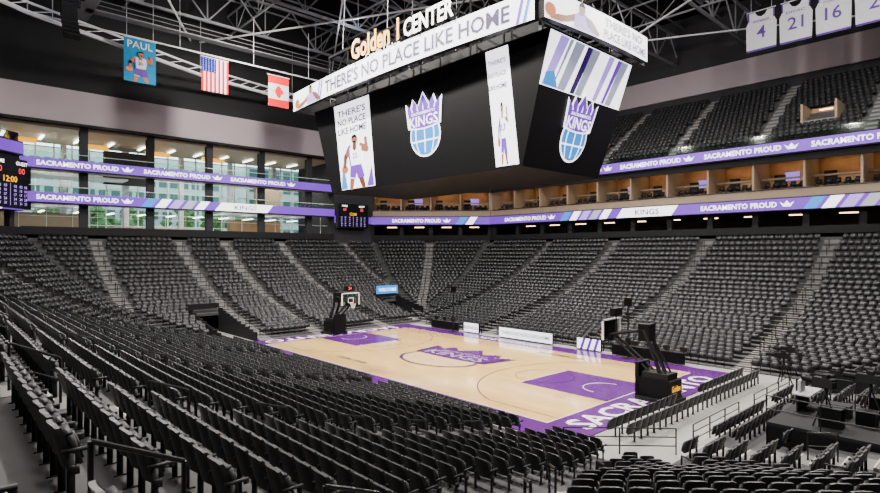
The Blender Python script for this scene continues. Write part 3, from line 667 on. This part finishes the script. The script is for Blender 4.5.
def ringpanel(p,q,nrm,nm,items):
    s=B(); p,q=Vector(p),Vector(q); n=Vector(nrm); L=(q-p).length; N=24; ux=(q-p)/L
    bow=.55 if L>15 else .2
    def P(u,z,off=0): 
        k=u/L; c=p+ux*u+n*(bow*4*k*(1-k)+off); return Vector((c.x,c.y,z))
    for k in range(N):
        u0,u1=L*k/N,L*(k+1)/N
        s.quad(P(u0,RZ),P(u1,RZ),P(u1,RZ+RH),P(u0,RZ+RH),E_WHT); s.quad(P(u1,RZ,-.35),P(u0,RZ,-.35),P(u0,RZ+RH,-.35),P(u1,RZ+RH,-.35),BLACK)
        s.quad(P(u0,RZ,-.35),P(u1,RZ,-.35),P(u1,RZ),P(u0,RZ),BLACK); s.quad(P(u0,RZ+RH),P(u1,RZ+RH),P(u1,RZ+RH,-.35),P(u0,RZ+RH,-.35),BLACK)
    for u in (0,L): s.quad(P(u,RZ,-.35),P(u,RZ),P(u,RZ+RH),P(u,RZ+RH,-.35),BLACK)
    def bend(pts,m,l): s.add([P(x,RZ+y*RH/1.75,.03+l*.01) for x,y in pts],[tuple(range(len(pts)))],m)
    for tx,uc,w,h,dy in items:
        v,f,W_,H_=text_geo(tx,.02)
        s.add([P(uc+x*w/W_,RZ+RH/2+dy+y*h/H_,.03) for x,y,z in v],f,E_PURD)
    u0=L*.03
    bend([(u0,.05),(u0+.6,.45),(u0+1.3,.55),(u0+2.2,.95),(u0+2.5,.6),(u0+1.4,.2),(u0+.9,.05)],E_SKIN,0)
    bend([(u0+1.9,.05),(u0+2.0,.8),(u0+2.3,1.05),(u0+2.9,1.1),(u0+3.4,.7),(u0+3.6,.05)],E_PURL,1)
    bend([(u0+2.9,1.0),(u0+3.5,.85),(u0+4.2,.25),(u0+4.1,.05),(u0+3.7,.05),(u0+3.2,.5)],E_SKIND,2)
    bend([(u0+2.6+.28*math.cos(a),1.3+.36*math.sin(a)) for a in np.linspace(0,6.283,14,endpoint=False)],E_SKIN,3)
    bend([(u0+2.6+.28*math.cos(a),1.4+.3*math.sin(a)) for a in np.linspace(.2,2.94,8)],BLACK,4)
    bend([(u0+.1+.42*math.cos(a),.55+.42*math.sin(a)) for a in np.linspace(0,6.283,16,endpoint=False)],E_ORG,1)
    if L>15:
        for (a,m) in ((.175,E_BLUE),(.19,E_PUR),(.955,E_PUR),(.972,E_BLUE)): bend([(L*a,0),(L*(a+.008),0),(L*(a+.024),1.75),(L*(a+.016),1.75)],m,0)
    s.build('led_ring_'+nm,root)
T1="THERE'S NO PLACE LIKE HOME"
ringpanel((-13.1,-5.7,0),(12.1,-5.65,0),(0,-1,0),'south',[(T1,14.7,18,.95,0)])
ringpanel((12.4,5.2,0),(-13,5.2,0),(0,1,0),'north',[(T1,14.7,18,.95,0)])
ringpanel((12.6,-5.5,0),(12.9,4.6,0),(1,0,0),'east',[("THERE'S NO",7.2,4.2,.5,.33),("PLACE LIKE HOME",7.4,4.8,.5,-.33)])
ringpanel((-13.2,4.9,0),(-13.3,-5.3,0),(-1,0,0),'west',[("THERE'S NO",7.2,4.2,.5,.33),("PLACE LIKE HOME",7.4,4.8,.5,-.33)])
s=B()
for z in (19.6,21.0,24.0):
    for a,c in (((-11,-3.5),(11,-3.5)),((11,-3.5),(11,3.5)),((11,3.5),(-11,3.5)),((-11,3.5),(-11,-3.5))): s.tube((*a,z),(*c,z),.14,DARK,4)
for x in np.linspace(-11,11,9):
    for y in (-3.5,3.5): s.tube((x,y,19.6),(x,y,24),.08,DARK,4); s.tube((x,y,21.4),(x+2.75 if x<10 else x,y,24),.06,DARK,4); s.tube((x,y,20.6),(x,y*1.5,20.6),.06,DARK,4); 
    s.tube((x,-3.5,24),(x,3.5,24),.08,DARK,4)
for x in (-9,-3,3,9):
    for y in (-3.5,3.5): s.tube((x,y,24),(x*.9,y,34.6),.035,STEELL,4)
s.box(-10.5,10.5,-3.2,3.2,19.5,20.6,BLACK)
s.build('support_frame',root)
s=B(); M=Fr((0,-6.35,0),(1,0,0),(0,0,1))
s.text('Golden 1',M,1.45,E_GOLD,1,w=5.4,cx=-.7,cy=21.85,off=.03); s.text('CENTER',M,1.15,E_SIGNW,1,w=4.5,cx=4.7,cy=21.65,off=.03); s.text('Credit Union',M,.45,E_SIGNW,1,w=3.8,cx=0.2,cy=20.95)
for x in (-3,-1,1.5,4,6): s.tube((x,-6.3,20.8),(x,-6.3,22.3),.04,DARK,4)
s.tube((-3.4,-6.28,21.7),(6.5,-6.28,21.7),.04,DARK,4); s.tube((-3,-6.28,21.1),(-3,-3.5,21.1),.05,DARK,4); s.tube((6,-6.28,21.1),(6,-3.5,21.1),.05,DARK,4)
s.build('venue_sign',root)
# ------------------------------------------------------------------ lights
def area(x,y,z,size,pw,tgt=None,col=(1,.94,.86)):
    l=bpy.data.lights.new('arena_light','AREA'); l.size=size; l.energy=pw; l.color=col; l.spread=math.radians(150)
    o=bpy.data.objects.new('arena_light',l); o.location=(x,y,z); SC.collection.objects.link(o)
    d=Vector(tgt or (x,y,0))-Vector((x,y,z)); o.rotation_euler=d.to_track_quat('-Z','Y').to_euler(); return o
for x in (-22,-7.5,7.5,22):
    for y in (-18.2,18.2):
        area(x,y,30.6,1.4,7800,(x*.5,y*.15,0))
for x,y in ((-30,-28),(-30,28),(0,30),(24,30),(0,-30),(26,-26)): area(x,y,30.6,1.6,2800)
area(20,20,30.6,1.4,2500,(14,44,24)); area(-8,20,30.6,1.4,2000,(-10,44,24)); area(-24,-2,30.6,1.4,4500,(-41,-4,23))  # last one is added fill aimed to brighten the west fascia
area(-48,-18,20.8,2,1300,col=(1,.97,.85)); area(-48,-3,20.8,2,1300,col=(1,.97,.85)); area(-48,11,20.8,2,1300,col=(1,.97,.85))  # added fill lights that brighten the lobby behind the bridges
for x,y in ((-24,-22),(-24,8),(6,-24),(8,10),(20,28),(-8,30)):
    l=bpy.data.lights.new('truss_fill_light','POINT'); l.energy=1200; l.shadow_soft_size=.4; l.color=(.85,.9,1)  # added fill to brighten the trusses, no fixture modelled
    o=bpy.data.objects.new('truss_fill_light',l); o.location=(x,y,32.6); SC.collection.objects.link(o)
w=bpy.data.worlds.new('World'); SC.world=w; w.use_nodes=True; nt=w.node_tree; bg=nt.nodes['Background']
tc=nt.nodes.new('ShaderNodeTexCoord'); gr=nt.nodes.new('ShaderNodeSeparateXYZ'); cr=nt.nodes.new('ShaderNodeValToRGB')
cr.color_ramp.elements[0].color=(.95,.98,1,1); cr.color_ramp.elements[0].position=.0; cr.color_ramp.elements[1].color=(.55,.75,1,1); cr.color_ramp.elements[1].position=.7
nt.links.new(tc.outputs['Generated'],gr.inputs[0]); nt.links.new(gr.outputs['Z'],cr.inputs[0]); nt.links.new(cr.outputs[0],bg.inputs[0]); bg.inputs[1].default_value=5.0
# ------------------------------------------------------------------ camera
cd=bpy.data.cameras.new('Camera'); cam=bpy.data.objects.new('Camera',cd); SC.collection.objects.link(cam)
cd.sensor_width=36; cd.lens=36*F/880; cd.shift_y=(V0-246.5)/880; cd.clip_end=500; cd.clip_start=.05
cam.location=CAMP; cam.rotation_euler=Vector((FW[0],FW[1],0)).to_track_quat('-Z','Y').to_euler()
SC.camera=cam
print('seats',len(near),len(far),len(up_pos))
